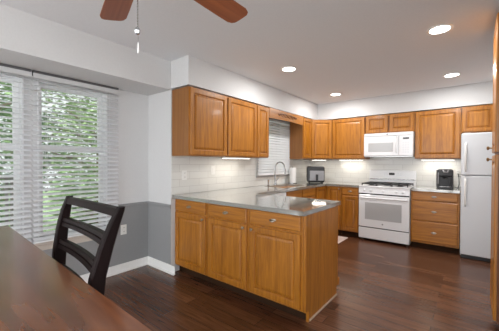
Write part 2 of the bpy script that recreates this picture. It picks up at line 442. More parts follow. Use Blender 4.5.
# ------------------------------------------------------------------ cabinets
def panel_door(m, x0, x1, z0, z1, t=0.020):
    """raised-panel door, front at y=-t, back at y=0"""
    s = min(0.054, (x1 - x0) * 0.2)
    m.rings(x0, x1, z0, z1, [(0, -t + 0.005), (0.005, -t), (s - 0.005, -t), (s, -t + 0.004), (s + 0.002, -t + 0.014), (s + 0.010, -t + 0.014), (s + 0.014, -t + 0.008), (s + 0.030, -t + 0.002), (s + 0.034, -t + 0.001)], 0.0)
    return m

def slab_front(m, x0, x1, z0, z1, t=0.020):
    m.rings(x0, x1, z0, z1, [(0, -t + 0.006), (0.006, -t + 0.001), (0.010, -t), (0.02, -t)], 0.0); return m

def knob(x, z, parent, y=-0.020):
    m = MB(); m.lathe([(0, 0), (0.006, 0), (0.005, 0.012), (0.007, 0.014), (0.013, 0.018), (0.015, 0.024), (0.011, 0.029), (0, 0.031)], seg=14)
    bmesh.ops.transform(m.bm, matrix=Matrix.Translation((x, y, z)) @ Matrix.Rotation(PI / 2, 4, 'X'), verts=m.bm.verts)
    return m.build('knob', NICKEL, parent, True)

def bail(x, z, parent, w=0.036, y=-0.020):
    """oval plate with a drooping pull"""
    m = MB()
    m.lathe([(0, 0), (0.017, 0.0), (0.016, 0.003), (0.008, 0.006), (0, 0.007)], seg=16)
    bmesh.ops.transform(m.bm, matrix=Matrix.Translation((x, y, z)) @ Matrix.Rotation(PI / 2, 4, 'X') @ Matrix.Diagonal((1.9, 0.7, 1, 1)), verts=m.bm.verts)
    pts = [(x - w + 2 * w * k / 10, y - 0.008 - 0.016 * math.sin(PI * k / 10), z - 0.010 * math.sin(PI * k / 10)) for k in range(11)]
    m.tube(pts, [0.003 + 0.003 * math.sin(PI * k / 10) for k in range(11)], 8)
    return m.build('handle', NICKEL, parent, True)

def upper(label, loc, rz, wd, h, depth, doors=1, inset=0.012, group='oak wall cabinets'):
    r = thing('wall_cabinet', label, 'cabinet', loc, rz, group)
    MB().box(0.0005, wd - 0.0005, 0, depth, 0, h, 0.0015).build('carcass', OAKY, r)
    # face frame
    dw = (wd - inset * 2 - (doors - 1) * 0.03) / doors
    m = MB(); fs = 0.035
    m.box(0.001, fs, -0.003, 0.0, 0.001, h - 0.001).box(wd - fs, wd - 0.001, -0.003, 0, 0.001, h - 0.001).box(fs, wd - fs, -0.003, 0, 0.001, fs).box(fs, wd - fs, -0.003, 0, h - fs, h - 0.001)
    m.build('face_frame', OAKV, r)
    for k in range(doors):
        x = inset + k * (dw + 0.03)
        d = panel_door(MB(), x, x + dw, 0.012, h - 0.014).build('door', OAKV, r); d.location.y = -0.003
    return r
UZ, UH = 1.3695, ST - 0.016 - 1.3695
UF = 0.31
E90 = PI / 2
# left run faces +X : local x -> +Y
upper('first oak wall cabinet by the short wall, end panel showing, above the peninsula', (UF, -3.567, UZ), E90, 0.607, UH, 0.299)
upper('second oak wall cabinet from the short wall, single door, between two oak neighbours', (UF, -2.960, UZ), E90, 0.612, UH, 0.299)
upper('narrow oak wall cabinet just before the sink window', (UF, -2.348, UZ), E90, 0.306, UH, 0.299)
upper('narrow oak wall cabinet between the sink window and the corner', (UF, -0.952, UZ), E90, 0.342, UH, 0.299)
# diagonal corner unit
r = thing('corner_wall_cabinet', 'diagonal oak corner wall cabinet above the countertop appliance', 'cabinet', (0.0, 0.0, UZ), 0, 'oak wall cabinets')
MB().prism([(0.009, -0.608), (UF, -0.608), (0.608, -UF), (0.608, -0.009), (0.009, -0.009)], 0, UH).build('carcass', OAKY, r)
dl = math.hypot(0.608 - UF, 0.608 - UF)
d = panel_door(MB(), 0.012, dl - 0.012, 0.012, UH - 0.014).build('door', OAKV, r)
d.location = (UF + 0.0021, -0.608 - 0.0021, 0); d.rotation_euler = (0, 0, PI / 4)
# back run faces -Y
upper('square oak wall cabinet between the corner unit and the microwave', (0.612, -UF, UZ), 0, 0.620, UH, 0.301)
upper('short two-door oak wall cabinet over the microwave', (1.236, -UF, 1.818), 0, 0.766, ST - 0.012 - 1.818, 0.301, doors=2)
upper('wide single-door oak wall cabinet above the black coffee maker', (2.006, -UF, UZ), 0, 0.596, UH, 0.301)
upper('short oak wall cabinet over the refrigerator', (2.606, -UF, 1.752), 0, 0.80, ST - 0.012 - 1.752, 0.301, doors=2)
# valance over the sink window
r = thing('window_valance', 'oak valance board with a carved scroll above the sink window', 'valance', (UF, -2.040, 0), E90)
L = 1.086
pts = [(0, ST - 0.012), (0, 1.982)]
for k in range(41):
    u = k / 40; x = L * u
    z = 1.982 + 0.010 * (0.5 - 0.5 * math.cos(2 * PI * min(max((u - 0.06) / 0.88, 0), 1)))
    pts.append((x, z))
pts += [(L, ST - 0.012)]
m = MB(); m.prism(pts, -0.001, 0.019)
bmesh.ops.transform(m.bm, matrix=Matrix(((1, 0, 0, 0), (0, 0, -1, 0.0), (0, 1, 0, 0), (0, 0, 0, 1))), verts=m.bm.verts)
m.build('board', OAKH, r)
m = MB()
for sgn in (-1, 1):
    for j, (ox, a, b) in enumerate(((0.07, 0.065, 0.034), (0.17, 0.055, 0.030), (0.255, 0.036, 0.020))):
        p = []
        for k in range(15):
            t = k / 14 * 2.6 * PI; rr = 1 - 0.7 * k / 14
            p.append((L / 2 + sgn * (ox + a * rr * math.cos(t)), -0.020, 2.062 + b * rr * math.sin(t)))
        m.tube(p, [0.011 - 0.006 * k / 14 for k in range(15)], 6)
m.lathe([(0, -0.012), (0.02, -0.008), (0.024, 0), (0, 0.012)], (L / 2, -0.020, 2.062), 12)
m.build('carved_scroll', wood('oak_carving', (0.13, 0.045, 0.009), (0.24, 0.09, 0.018), 0), r)

# ---- base units
BT = 0.876   # underside of worktop
def base(label, loc, rz, wd, fronts, depth=0.60, toe=0.09, inset=0.018, group='oak base cabinets', carc=None, toe_in=0.06):
    r = thing('base_cabinet', label, 'cabinet', loc, rz, group)
    MB().box(0.0005, wd - 0.0005, 0.0, depth, toe, BT, 0.0015).build('carcass', carc or OAKV, r)
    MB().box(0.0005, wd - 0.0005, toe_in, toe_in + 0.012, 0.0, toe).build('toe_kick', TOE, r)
    for kind, x0, x1, z0, z1, hw in fronts:
        if kind == 'door':
            o = panel_door(MB(), x0, x1, z0, z1).build('door', OAKV, r)
            if hw == 'r': knob(x1 - 0.030, z1 - 0.030, o)
            elif hw == 'l': knob(x0 + 0.030, z1 - 0.030, o)
        else:
            o = slab_front(MB(), x0, x1, z0, z1).build('drawer', OAKH, r)
            if hw: bail((x0 + x1) / 2, (z0 + z1) / 2, o)
    return r
PF = -3.512
pw = 0.558
for k, (lab, side) in enumerate((('first oak base cabinet of the peninsula, next to the grey wall', 'r'),
                                 ('middle oak base cabinet of the peninsula, drawer over door', 'r'),
                                 ('last oak base cabinet of the peninsula, beside the bare end panel', 'l'))):
    base(lab, (0.004 + k * 0.561, PF, 0), 0, pw, [('drawer', 0.020, pw - 0.020, 0.738, 0.868, 1), ('door', 0.020, pw - 0.020, 0.108, 0.718, side)], depth=0.66, inset=0.02)
r = thing('end_panel', 'plain upright oak panel closing the free end of the peninsula', 'panel', (1.6865, 0, 0))
m = MB()
pts = [(PF + 0.058, 0.0), (PF + 0.058, 0.09), (PF - 0.0, 0.09), (PF, BT), (-2.832, BT), (-2.832, 0.085), (-2.865, 0.085), (-2.865, 0)]
m.prism(pts, 0, 0.02)
bmesh.ops.transform(m.bm, matrix=Matrix(((0, 0, 1, 0), (1, 0, 0, 0), (0, 1, 0, 0), (0, 0, 0, 1))), verts=m.bm.verts)
m.build('board', OAKV, r)
m = MB(); m.box(0.020, 0.032, PF + 0.058, -2.865, 0, 0.018, 0.004)
m.build('shoe_moulding', plain('shoe_wood', (0.42, 0.30, 0.22), 0.5), r)
MB().box(0.0, 0.030, -2.830, -2.812, 0.085, 0.16, 0.003).build('corner_block', OAKV, r)
MB().box(0.002, 0.026, PF + 0.040, PF + 0.0575, 0.0, 0.0895, 0.003).build('corner_block', OAKV, r)
# left run (faces +X), front at x=0.61
base('oak sink base cabinet below the faucet', (0.61, -2.03, 0), E90, 0.985, [('drawer', 0.02, 0.485, 0.738, 0.868, 0), ('drawer', 0.505, 0.965, 0.738, 0.868, 0), ('door', 0.02, 0.485, 0.108, 0.718, 'r'), ('door', 0.505, 0.965, 0.108, 0.718, 'l')], depth=0.59)
# lazy-susan corner unit
r = thing('corner_base_cabinet', 'oak corner base cabinet under the countertop appliance', 'cabinet', (0, 0, 0), 0, 'oak base cabinets')
MB().prism([(0.010, -1.04), (0.61, -1.04), (0.61, -0.61), (0.915, -0.61), (0.915, -0.010), (0.010, -0.010)], 0.09, BT).build('carcass', OAKV, r)
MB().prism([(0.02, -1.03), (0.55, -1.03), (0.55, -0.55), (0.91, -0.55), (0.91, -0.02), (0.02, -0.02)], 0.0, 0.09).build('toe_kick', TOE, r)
d = panel_door(MB(), 0.02, 0.275, 0.108, 0.868).build('door', OAKV, r); d.location = (0.633, -0.61, 0); knob(0.248, 0.835, d)
d2 = panel_door(MB(), 0.0, 0.385, 0.108, 0.868).build('door', OAKV, r); d2.location = (0.61, -1.02, 0); d2.rotation_euler = (0, 0, E90)
base('narrow oak base cabinet left of the white range', (0.918, -0.61, 0), 0, 0.316, [('drawer', 0.02, 0.296, 0.738, 0.868, 1), ('door', 0.02, 0.296, 0.108, 0.718, None)], depth=0.598)
base('oak three-drawer base cabinet between range and refrigerator', (2.004, -0.61, 0), 0, 0.602, [('drawer', 0.02, 0.582, 0.738, 0.868, 1), ('drawer', 0.02, 0.582, 0.438, 0.722, 1), ('drawer', 0.02, 0.582, 0.118, 0.420, 1)], depth=0.598)

# ---- worktops
def rounded(poly, z0, z1, bev=0.004):
    t = bmesh.new()
    b = [t.verts.new((x, y, z0)) for x, y in poly]; u = [t.verts.new((x, y, z1)) for x, y in poly]
    n = len(poly); t.faces.new(b[::-1]); t.faces.new(u)
    for k in range(n): t.faces.new((b[k], b[(k + 1) % n], u[(k + 1) % n], u[k]))
    t.edges.ensure_lookup_table()
    es = [e for e in t.edges if abs(e.verts[0].co.z - e.verts[1].co.z) < 1e-5]
    bmesh.ops.bevel(t, geom=es, offset=bev, segments=2, affect='EDGES')
    m = MB(); m.merge(t); return m
# U-shaped top cut in two around the sink opening
SX0, SX1, SY0, SY1 = 0.13, 0.54, -1.92, -1.14
o = thing('countertop', 'grey stone countertop running over the peninsula and round to the range', 'countertop', (0, 0, 0))
t = bmesh.new()
CFX = 0.645
outer = [(0.010, -3.562), (1.712, -3.562), (1.712, -2.780), (CFX, -2.780), (CFX, SY0), (CFX, SY1), (CFX, -0.645), (1.233, -0.645), (1.233, -0.009), (0.010, -0.009), (0.010, SY1), (0.010, SY0)]
polys = [[(0.010, -3.562), (1.712, -3.562), (1.712, -2.780), (CFX, -2.780), (CFX, SY0), (0.010, SY0)],
         [(0.010, SY1), (CFX, SY1), (CFX, -0.645), (1.233, -0.645), (1.233, -0.009), (0.010, -0.009)],
         [(0.010, SY0), (SX0, SY0), (SX0, SY1), (0.010, SY1)], [(SX1, SY0), (CFX, SY0), (CFX, SY1), (SX1, SY1)]]
m = MB()
for p in polys: m.prism(p, BT, 0.914)
bmesh.ops.remove_doubles(m.bm, verts=m.bm.verts, dist=0.0005)
m.build('slab', STONE, o)
tag(rounded([(2.004, -0.645), (2.606, -0.645), (2.606, -0.009), (2.004, -0.009)], BT, 0.914).build('countertop', STONE), 'short grey stone countertop under the black coffee maker', 'countertop')

# sink
r = thing('sink_basin', 'stainless undermount sink set in the grey counter', 'sink', (0, 0, 0))
m = MB()
x0, x1, y0, y1 = SX0 - 0.008, SX1 + 0.008, SY0 - 0.008, SY1 + 0.008
zt = BT - 0.001
for a in ((x0, x0 + 0.006, y0, y1), (x1 - 0.006, x1, y0, y1), (x0, x1, y0, y0 + 0.006), (x0, x1, y1 - 0.006, y1)): m.box(*a, 0.70, zt)
m.box(x0, x1, y0, y1, 0.694, 0.70)
m.build('bowl', STEEL, r)
MB().lathe([(0, 0.701), (0.04, 0.701), (0.045, 0.706), (0.03, 0.708), (0, 0.704)], (0.33, -1.53, 0)).build('drain', NICKEL, r)
# faucet
r = thing('faucet', 'gooseneck pull-down steel faucet behind the sink', 'faucet', (0.085, -1.50, 0.914))
m = MB(); m.lathe([(0, 0), (0.028, 0), (0.027, 0.012), (0.018, 0.02), (0.016, 0.10), (0.014, 0.105), (0, 0.105)]); m.build('body', STEEL, r, True)
R = 0.092
pts = [(0, 0, 0.10), (0, 0, 0.30)] + [(R - R * math.cos(PI * k / 12), 0, 0.30 + R * math.sin(PI * k / 12)) for k in range(1, 12)] + [(2 * R, 0, 0.30), (2 * R + 0.006, 0, 0.275)]
MB().tube(pts, 0.0115, 12).build('spout', STEEL, r, True)
MB().tube([(2 * R + 0.006, 0, 0.277), (2 * R + 0.012, 0, 0.235), (2 * R + 0.016, 0, 0.195)], [0.015, 0.017, 0.015], 12).build('spray_head', STEEL, r, True)
MB().tube([(0.0, 0.012, 0.07), (0.0, 0.035, 0.075), (0.012, 0.09, 0.115)], [0.010, 0.008, 0.005], 10).build('lever', STEEL, r, True)
tag(MB().lathe([(0, 0), (0.020, 0), (0.018, 0.01), (0.009, 0.014), (0.009, 0.07), (0.013, 0.075), (0.013, 0.10), (0, 0.104)], (0.075, -1.70, 0.914)).build('soap_dispenser', STEEL, None, True), 'short steel soap pump left of the faucet', 'soap dispenser')

# dishwasher
r = thing('dishwasher', 'white dishwasher mostly hidden behind the peninsula counter', 'dishwasher', (0.61, -2.645, 0), E90)
MB().box(0.005, 0.600, 0.0, 0.57, 0.09, 0.872).build('body', APPL, r)
MB().box(0.008, 0.597, -0.025, -0.001, 0.115, 0.735, 0.006).build('door', APPL, r)
p = MB().box(0.008, 0.597, -0.030, -0.001, 0.740, 0.870, 0.006).build('control_panel', APPL, r)
MB().box(0.15, 0.45, -0.045, -0.030, 0.752, 0.770, 0.004).build('handle', APPL, p)
MB().box(0.008, 0.597, 0.06, 0.07, 0, 0.09).build('toe_kick', SEAM, r)

# ------------------------------------------------------------------ range
r = thing('gas_range', 'white gas range with black grates between the base cabinets', 'range', (1.240, -0.655, 0))
W = 0.756
MB().box(0, W, 0.0, 0.645, 0.035, 0.895, 0.003).build('body', APPL, r)
for fx in (0.04, W - 0.04):
    for fy in (0.05, 0.58): MB().cyl((fx, fy, 0), (fx, fy, 0.036), 0.018, seg=12).build('foot', BLACK, r)
MB().box(0.0, W, -0.025, 0.585, 0.897, 0.918, 0.006, 2).build('cooktop', APPL, r)
# control panel slightly sloped
m = MB(); m.prism([(-0.030, 0.795), (0.0, 0.795), (0.0, 0.896), (-0.012, 0.896)], 0.0, W)
bmesh.ops.transform(m.bm, matrix=Matrix(((0, 0, 1, 0), (1, 0, 0, 0), (0, 1, 0, 0), (0, 0, 0, 1))), verts=m.bm.verts)
cp = m.build('control_panel', APPL, r)
for kx in (0.09, 0.19, 0.378, 0.566, 0.666):
    m = MB(); m.lathe([(0, 0), (0.022, 0), (0.022, 0.006), (0.018, 0.008), (0.016, 0.026), (0, 0.028)], seg=18)
    m.box(-0.004, 0.004, -0.017, 0.017, 0.02, 0.034, 0.001)
    bmesh.ops.transform(m.bm, matrix=Matrix.Translation((kx, -0.021, 0.846)) @ Matrix.Rotation(PI / 2 - 0.18, 4, 'X'), verts=m.bm.verts)
    m.build('knob', APPL, cp, True)
MB().box(0.004, W - 0.004, -0.008, 0.0, 0.772, 0.794).build('vent_gap', SEAM, r)
# oven door
m = MB(); m.rings(0.003, W - 0.003, 0.238, 0.772, [(0, -0.030), (0.006, -0.036), (0.012, -0.036)], -0.002)
od = m.build('oven_door', APPL, r)
m = MB(); m.rings(0.105, W - 0.105, 0.365, 0.645, [(0.0, -0.038), (0.008, -0.0375), (0.012, -0.0372)], -0.0355)
m.build('oven_window', APPGREY, od)
m = MB(); m.tube([(0.05, -0.036, 0.725), (0.05, -0.066, 0.725)], 0.009, 10).tube([(W - 0.05, -0.036, 0.725), (W - 0.05, -0.066, 0.725)], 0.009, 10).tube([(0.03, -0.070, 0.725), (W - 0.03, -0.070, 0.725)], 0.012, 12)
m.build('handle', APPL, od, True)
m = MB(); m.lathe([(0, 0), (0.013, 0), (0.012, 0.001), (0, 0.0015)], seg=18)
bmesh.ops.transform(m.bm, matrix=Matrix.Translation((W / 2, -0.036, 0.305)) @ Matrix.Rotation(PI / 2, 4, 'X'), verts=m.bm.verts)
m.build('badge', SILVERP, od)
MB().box(0.004, W - 0.004, -0.010, 0.0, 0.222, 0.238).build('drawer_gap', SEAM, r)
MB().box(0.003, W - 0.003, -0.034, -0.001, 0.045, 0.222, 0.007, 2).build('warming_drawer', APPL, r)
# backguard: face leans back
m = MB(); m.prism([(0.585, 0.90), (0.645, 0.90), (0.645, 1.165), (0.615, 1.172), (0.600, 1.160), (0.592, 1.03), (0.575, 1.02), (0.575, 1.005), (0.588, 1.00)], 0, W)
bmesh.ops.transform(m.bm, matrix=Matrix(((0, 0, 1, 0), (1, 0, 0, 0), (0, 1, 0, 0), (0, 0, 0, 1))), verts=m.bm.verts)
bgd = m.build('backguard', APPL, r)
MB().box(0.335, 0.425, 0.588, 0.598, 1.085, 1.125, 0.002).build('display', BLACK, bgd)
for bx in (0.25, 0.29, 0.47, 0.51):
    for bz in (1.08, 1.11): MB().box(bx, bx + 0.022, 0.590, 0.598, bz, bz + 0.012, 0.002).build('button', FRIDGEM, bgd)
MB().box(0.02, W - 0.02, 0.570, 0.576, 1.004, 1.018).build('vent_trim', STEEL, bgd)
# burners and grates
for bx in (0.16, 0.378, 0.596):
    for by in ((0.14, 0.43) if bx != 0.378 else (0.285,)):
        m = MB(); m.lathe([(0, 0.919), (0.055, 0.919), (0.05, 0.926), (0.036, 0.928), (0.034, 0.936), (0, 0.938)], (bx, by, 0), 20); m.build('burner', IRON, r, True)
for gx0, gx1 in ((0.03, 0.262), (0.266, 0.490), (0.494, 0.726)):
    m = MB(); z = 0.951; t = 0.008
    ym0, ym1 = 0.03, 0.54
    m.box(gx0, gx0 + 0.012, ym0, ym1, z - t, z + t).box(gx1 - 0.012, gx1, ym0, ym1, z - t, z + t).box(gx0, gx1, ym0, ym0 + 0.012, z - t, z + t).box(gx0, gx1, ym1 - 0.012, ym1, z - t, z + t)
    cx = (gx0 + gx1) / 2
    m.box(cx - 0.006, cx + 0.006, ym0, ym1, z - t, z + t)
    for yy in (0.14, 0.285, 0.43): m.box(gx0, gx1, yy - 0.006, yy + 0.006, z - t, z + t)
    for px in (gx0 + 0.006, gx1 - 0.006):
        for py in (ym0 + 0.006, ym1 - 0.006): m.box(px - 0.006, px + 0.006, py - 0.006, py + 0.006, 0.918, z)
    m.build('grate', IRON, r)

# ------------------------------------------------------------------ microwave
r = thing('microwave', 'white over-the-range microwave with a grey window', 'microwave', (1.244, -0.415, 1.405))
W, H = 0.754, 0.405
MB().box(0, W, 0.0, 0.405, 0.012, H, 0.003).build('body', APPL, r)
MB().box(0.004, W - 0.004, 0.004, 0.38, 0.0, 0.012).build('underside_vent', STEEL, r)
m = MB(); m.rings(0.002, 0.545, 0.016, 0.345, [(0, -0.018), (0.008, -0.024), (0.014, -0.024)], -0.001)
md = m.build('door', APPL, r)
m = MB(); m.rings(0.075, 0.465, 0.085, 0.235, [(0, -0.0265), (0.006, -0.026), (0.012, -0.0258)], -0.0235); m.build('door_window', APPGREY, md)
m = MB(); m.tube([(0.515, -0.024, 0.07), (0.515, -0.052, 0.085), (0.515, -0.056, 0.20), (0.515, -0.052, 0.315), (0.515, -0.024, 0.33)], [0.008, 0.010, 0.011, 0.010, 0.008], 10); m.build('handle', APPL, md, True)
m = MB(); m.rings(0.549, W - 0.002, 0.016, 0.345, [(0, -0.018), (0.008, -0.024), (0.014, -0.024)], -0.001)
kp = m.build('control_panel', APPL, r)
MB().box(0.612, 0.700, -0.026, -0.0235, 0.285, 0.312, 0.001).build('display', BLACK, kp)
for a in range(3):
    for b in range(5):
        MB().box(0.605 + a * 0.036, 0.630 + a * 0.036, -0.0258, -0.0235, 0.065 + b * 0.038, 0.088 + b * 0.038, 0.001).build('button', FRIDGEM, kp)
m = MB(); m.rings(0.002, W - 0.002, 0.349, H - 0.003, [(0, -0.018), (0.006, -0.022), (0.01, -0.022)], -0.001)
gr = m.build('top_grille', APPL, r)
m = MB(); m.lathe([(0, 0), (0.012, 0), (0.011, 0.001), (0, 0.0015)], seg=18)
bmesh.ops.transform(m.bm, matrix=Matrix.Translation((W / 2, -0.022, 0.376)) @ Matrix.Rotation(PI / 2, 4, 'X'), verts=m.bm.verts)
m.build('badge', SILVERP, gr)

# ------------------------------------------------------------------ refrigerator
r = thing('refrigerator', 'white top-freezer refrigerator beside the drawer cabinet', 'refrigerator', (2.618, -0.70, 0))
W = 0.755
MB().box(0, W, 0.0, 0.66, 0.03, 1.695, 0.004).build('body', FRIDGEM, r)
MB().box(0.01, W - 0.01, -0.012, 0.0, 0.005, 0.052).build('base_grille', BLACK, r)
fz = MB().box(0.0, W, -0.068, -0.006, 1.142, 1.705, 0.012, 3).build('freezer_door', FRIDGEM, r)
fd = MB().box(0.0, W, -0.068, -0.006, 0.060, 1.132, 0.012, 3).build('fridge_door', FRIDGEM, r)
def fhandle(z0, z1, p):
    m = MB(); x = 0.05; y = -0.068
    m.tube([(x, y + 0.002, z0), (x, y - 0.032, z0 + 0.03), (x, y - 0.036, (z0 + z1) / 2), (x, y - 0.032, z1 - 0.03), (x, y + 0.002, z1)], [0.012, 0.013, 0.013, 0.013, 0.012], 10)
    return m.build('handle', WHITEP, p, True)
fhandle(1.19, 1.57, fz); fhandle(0.72, 1.10, fd)
MB().box(0.03, 0.10, -0.03, 0.05, 1.695, 1.712, 0.004).build('hinge_cover', WHITEP, r)

# ------------------------------------------------------------------ small appliances
r = thing('coffee_maker', 'black pod coffee maker on the short counter next to the refrigerator', 'coffee maker', (2.322, -0.46, 0.914), 0.12)
m = MB(); m.box(0, 0.205, 0.10, 0.30, 0, 0.285, 0.018, 3).box(0.002, 0.203, -0.02, 0.10, 0.0, 0.030, 0.008, 2).box(0.002, 0.203, -0.02, 0.11, 0.185, 0.290, 0.018, 3).box(0.002, 0.030, -0.015, 0.11, 0.02, 0.20, 0.006).box(0.175, 0.203, -0.015, 0.11, 0.02, 0.20, 0.006); m.build('body', BLACK, r)
MB().box(0.010, 0.022, -0.026, -0.016, 0.075, 0.245, 0.003).build('side_trim', SILVERP, r)
m = MB(); m.tube([(0.075, -0.018, 0.285), (0.085, -0.045, 0.25), (0.130, -0.045, 0.25), (0.140, -0.018, 0.285)], 0.010, 10); m.build('lid_handle', SILVERP, r, True)
MB().box(0.02, 0.185, 0.0, 0.22, 0.290, 0.302, 0.005).build('lid', SILVERP, r)
MB().box(0.035, 0.170, -0.015, 0.09, 0.030, 0.038, 0.003).build('drip_tray', STEEL, r)
MB().cyl((0.103, 0.04, 0.15), (0.103, 0.04, 0.188), 0.02, 0.028, 14).build('spout', BLACK, r)
pts = [(2.545, -0.26, 0.93), (2.562, -0.22, 0.918), (2.575, -0.10, 0.922), (2.580, -0.030, 0.98), (2.578, -0.024, 1.06), (2.572, -0.020, 1.13)]
tag(MB().tube(pts, 0.004, 8).build('power_cord', BLACK, None, True), 'thin black power cord rising to the wall outlet by the refrigerator', 'cord')

r = thing('air_fryer', 'silver and black boxy countertop appliance in the kitchen corner', 'air fryer', (0.37, -0.53, 0.914), math.radians(30))
MB().box(-0.165, 0.165, -0.13, 0.15, 0.012, 0.315, 0.03, 3).build('body', BLACK, r)
f = MB().box(-0.115, 0.150, -0.146, -0.128, 0.045, 0.235, 0.008, 2).build('front_drawer', SILVERP, r)
MB().box(-0.005, 0.040, -0.185, -0.146, 0.050, 0.165, 0.006, 2).build('handle', BLACK, f)
MB().box(-0.115, 0.150, -0.140, -0.128, 0.242, 0.295, 0.004).build('control_panel', BLACK, r)
for a in (-1, 1):
    for b in (-1, 1): MB().cyl((a * 0.12, b * 0.1, 0), (a * 0.12, b * 0.1, 0.014), 0.012, seg=10).build('foot', BLACK, r)

r = thing('paper_towel_roll', 'white paper towel roll standing by the sink window corner', 'paper towel', (0.13, -0.98, 0.914))
MB().lathe([(0, 0), (0.075, 0), (0.075, 0.008), (0, 0.012)]).build('holder_base', STEEL, r)
m = MB(); m.lathe([(0.02, 0.012), (0.060, 0.012), (0.061, 0.016), (0.061, 0.286), (0.060, 0.290), (0.02, 0.290), (0.02, 0.012)], seg=28); m.build('roll', PAPER, r, True)
MB().cyl((0, 0, 0.01), (0, 0, 0.315), 0.006, seg=10).build('holder_rod', STEEL, r)

# ------------------------------------------------------------------ outlets and switches
def plate(name, label, cat, loc, rz, kind='outlet', group=None):
    r = thing(name, label, cat, loc, rz, group)
    MB().box(-0.036, 0.036, -0.006, 0.0, -0.058, 0.058, 0.003, 2).build('cover_plate', WHITEP, r)
    if kind == 'outlet':
        for dz in (-0.024, 0.024):
            f = MB().box(-0.017, 0.017, -0.009, -0.005, dz - 0.015, dz + 0.015, 0.003).build('receptacle', WHITEP, r)
            MB().box(-0.008, -0.005, -0.0095, -0.0085, dz - 0.005, dz + 0.007).box(0.005, 0.008, -0.0095, -0.0085, dz - 0.005, dz + 0.007).build('slots', SLOT, f)
    else:
        MB().box(-0.016, 0.016, -0.010, -0.005, -0.033, 0.033, 0.003).build('rocker', WHITEP, r)
    return r
plate('outlet', 'white outlet low on the grey wall beside the chair', 'outlet', (WX + 0.003, -3.895, 0.497), E90)
plate('outlet', 'white outlet in the tile at the near end of the peninsula', 'outlet', (0.008, -3.385, 1.14), E90)
plate('light_switch', 'white rocker switch in the tile under the second oak cabinet', 'switch', (0.008, -2.91, 1.19), E90, 'switch')
plate('outlet', 'white outlet in the rear tile beside the refrigerator', 'outlet', (2.568, -0.008, 1.15), 0)

# ------------------------------------------------------------------ pantry on the right
r = thing('pantry_cabinet', 'tall glossy oak pantry cabinet at the right edge of the picture', 'cabinet', (2.889, -2.305, 0), -E90)
PD, PW, PH = RX - 2.889 - 0.003, 0.440, 2.44
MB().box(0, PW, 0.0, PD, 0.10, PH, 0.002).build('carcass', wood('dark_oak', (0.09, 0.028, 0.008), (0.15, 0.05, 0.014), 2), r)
MB().box(0, PW, 0.06, 0.072, 0.0, 0.10).build('toe_kick', TOE, r)
for k in range(1):
    x0 = 0.012
    for z0, z1, kz in ((0.11, 1.365, 1.332), (1.385, 2.425, 1.43)):
        d = panel_door(MB(), x0, PW - 0.012, z0, z1).build('door', OAKV, r)
        m = MB(); m.lathe([(0, 0), (0.007, 0), (0.006, 0.016), (0.015, 0.022), (0.017, 0.030), (0.012, 0.036), (0, 0.038)], seg=14)
        bmesh.ops.transform(m.bm, matrix=Matrix.Translation((x0 + 0.03, -0.020, kz)) @ Matrix.Rotation(PI / 2, 4, 'X'), verts=m.bm.verts)
        m.build('knob', BRASS, d, True)

# ------------------------------------------------------------------ floor mat
m = MB(); m.box(0.66, 1.08, -1.85, -0.72, 0.0, 0.010, 0.004)
tag(m.build('floor_mat', MATM), 'pale pinkish mat on the floor by the sink, behind the peninsula', 'mat')

# ------------------------------------------------------------------ lamps
def downlight(label, x, y):
    r = thing('recessed_light', label, 'ceiling light', (x, y, CE), 0, 'recessed ceiling lights')
    MB().lathe([(0.076, -0.004), (0.098, -0.006), (0.102, -0.003), (0.102, 0.0), (0.076, 0.0), (0.076, -0.004)], seg=32).build('trim_ring', TRIMW, r, True)
    MB().lathe([(0, -0.0035), (0.077, -0.0035), (0.077, -0.0005), (0, -0.0005)], seg=32).build('lens', LENS, r)
    a = area('lamp', (0, 0, -0.008), 0.145, 0.145, DOWNLIGHT_W, (1, 0.985, 0.96), 'DISK', parent=r)
    return r
downlight('lit recessed ceiling light above the peninsula cabinets', 0.942, -2.509)
downlight('lit recessed ceiling light above the kitchen corner', 0.910, -0.905)
downlight('lit recessed ceiling light nearest the pantry, largest of the four', 2.503, -2.589)
downlight('lit recessed ceiling light in front of the refrigerator', 2.516, -0.985)

def strip(label, loc, L, rz):
    r = thing('under_cabinet_light', label, 'light strip', loc, rz, 'under cabinet lights')
    MB().box(-L / 2, L / 2, -0.025, 0.025, -0.018, -0.0015, 0.003).build('housing', WHITEP, r)
    MB().box(-L / 2 + 0.01, L / 2 - 0.01, -0.018, 0.018, -0.021, -0.0182).build('diffuser', STRIPL, r)
    area('lamp', (0, 0, -0.024), L - 0.03, 0.03, STRIP_W * L / 0.5, (1, 0.93, 0.82), parent=r)
strip('lit strip under the second oak wall cabinet', (0.22, -2.66, UZ), 0.54, E90)
strip('lit strip under the corner wall cabinet', (0.34, -0.30, UZ), 0.30, PI / 4)
strip('lit strip under the square oak wall cabinet', (0.92, -0.14, UZ), 0.46, 0)
strip('lit strip under the wide oak wall cabinet', (2.30, -0.14, UZ), 0.46, 0)

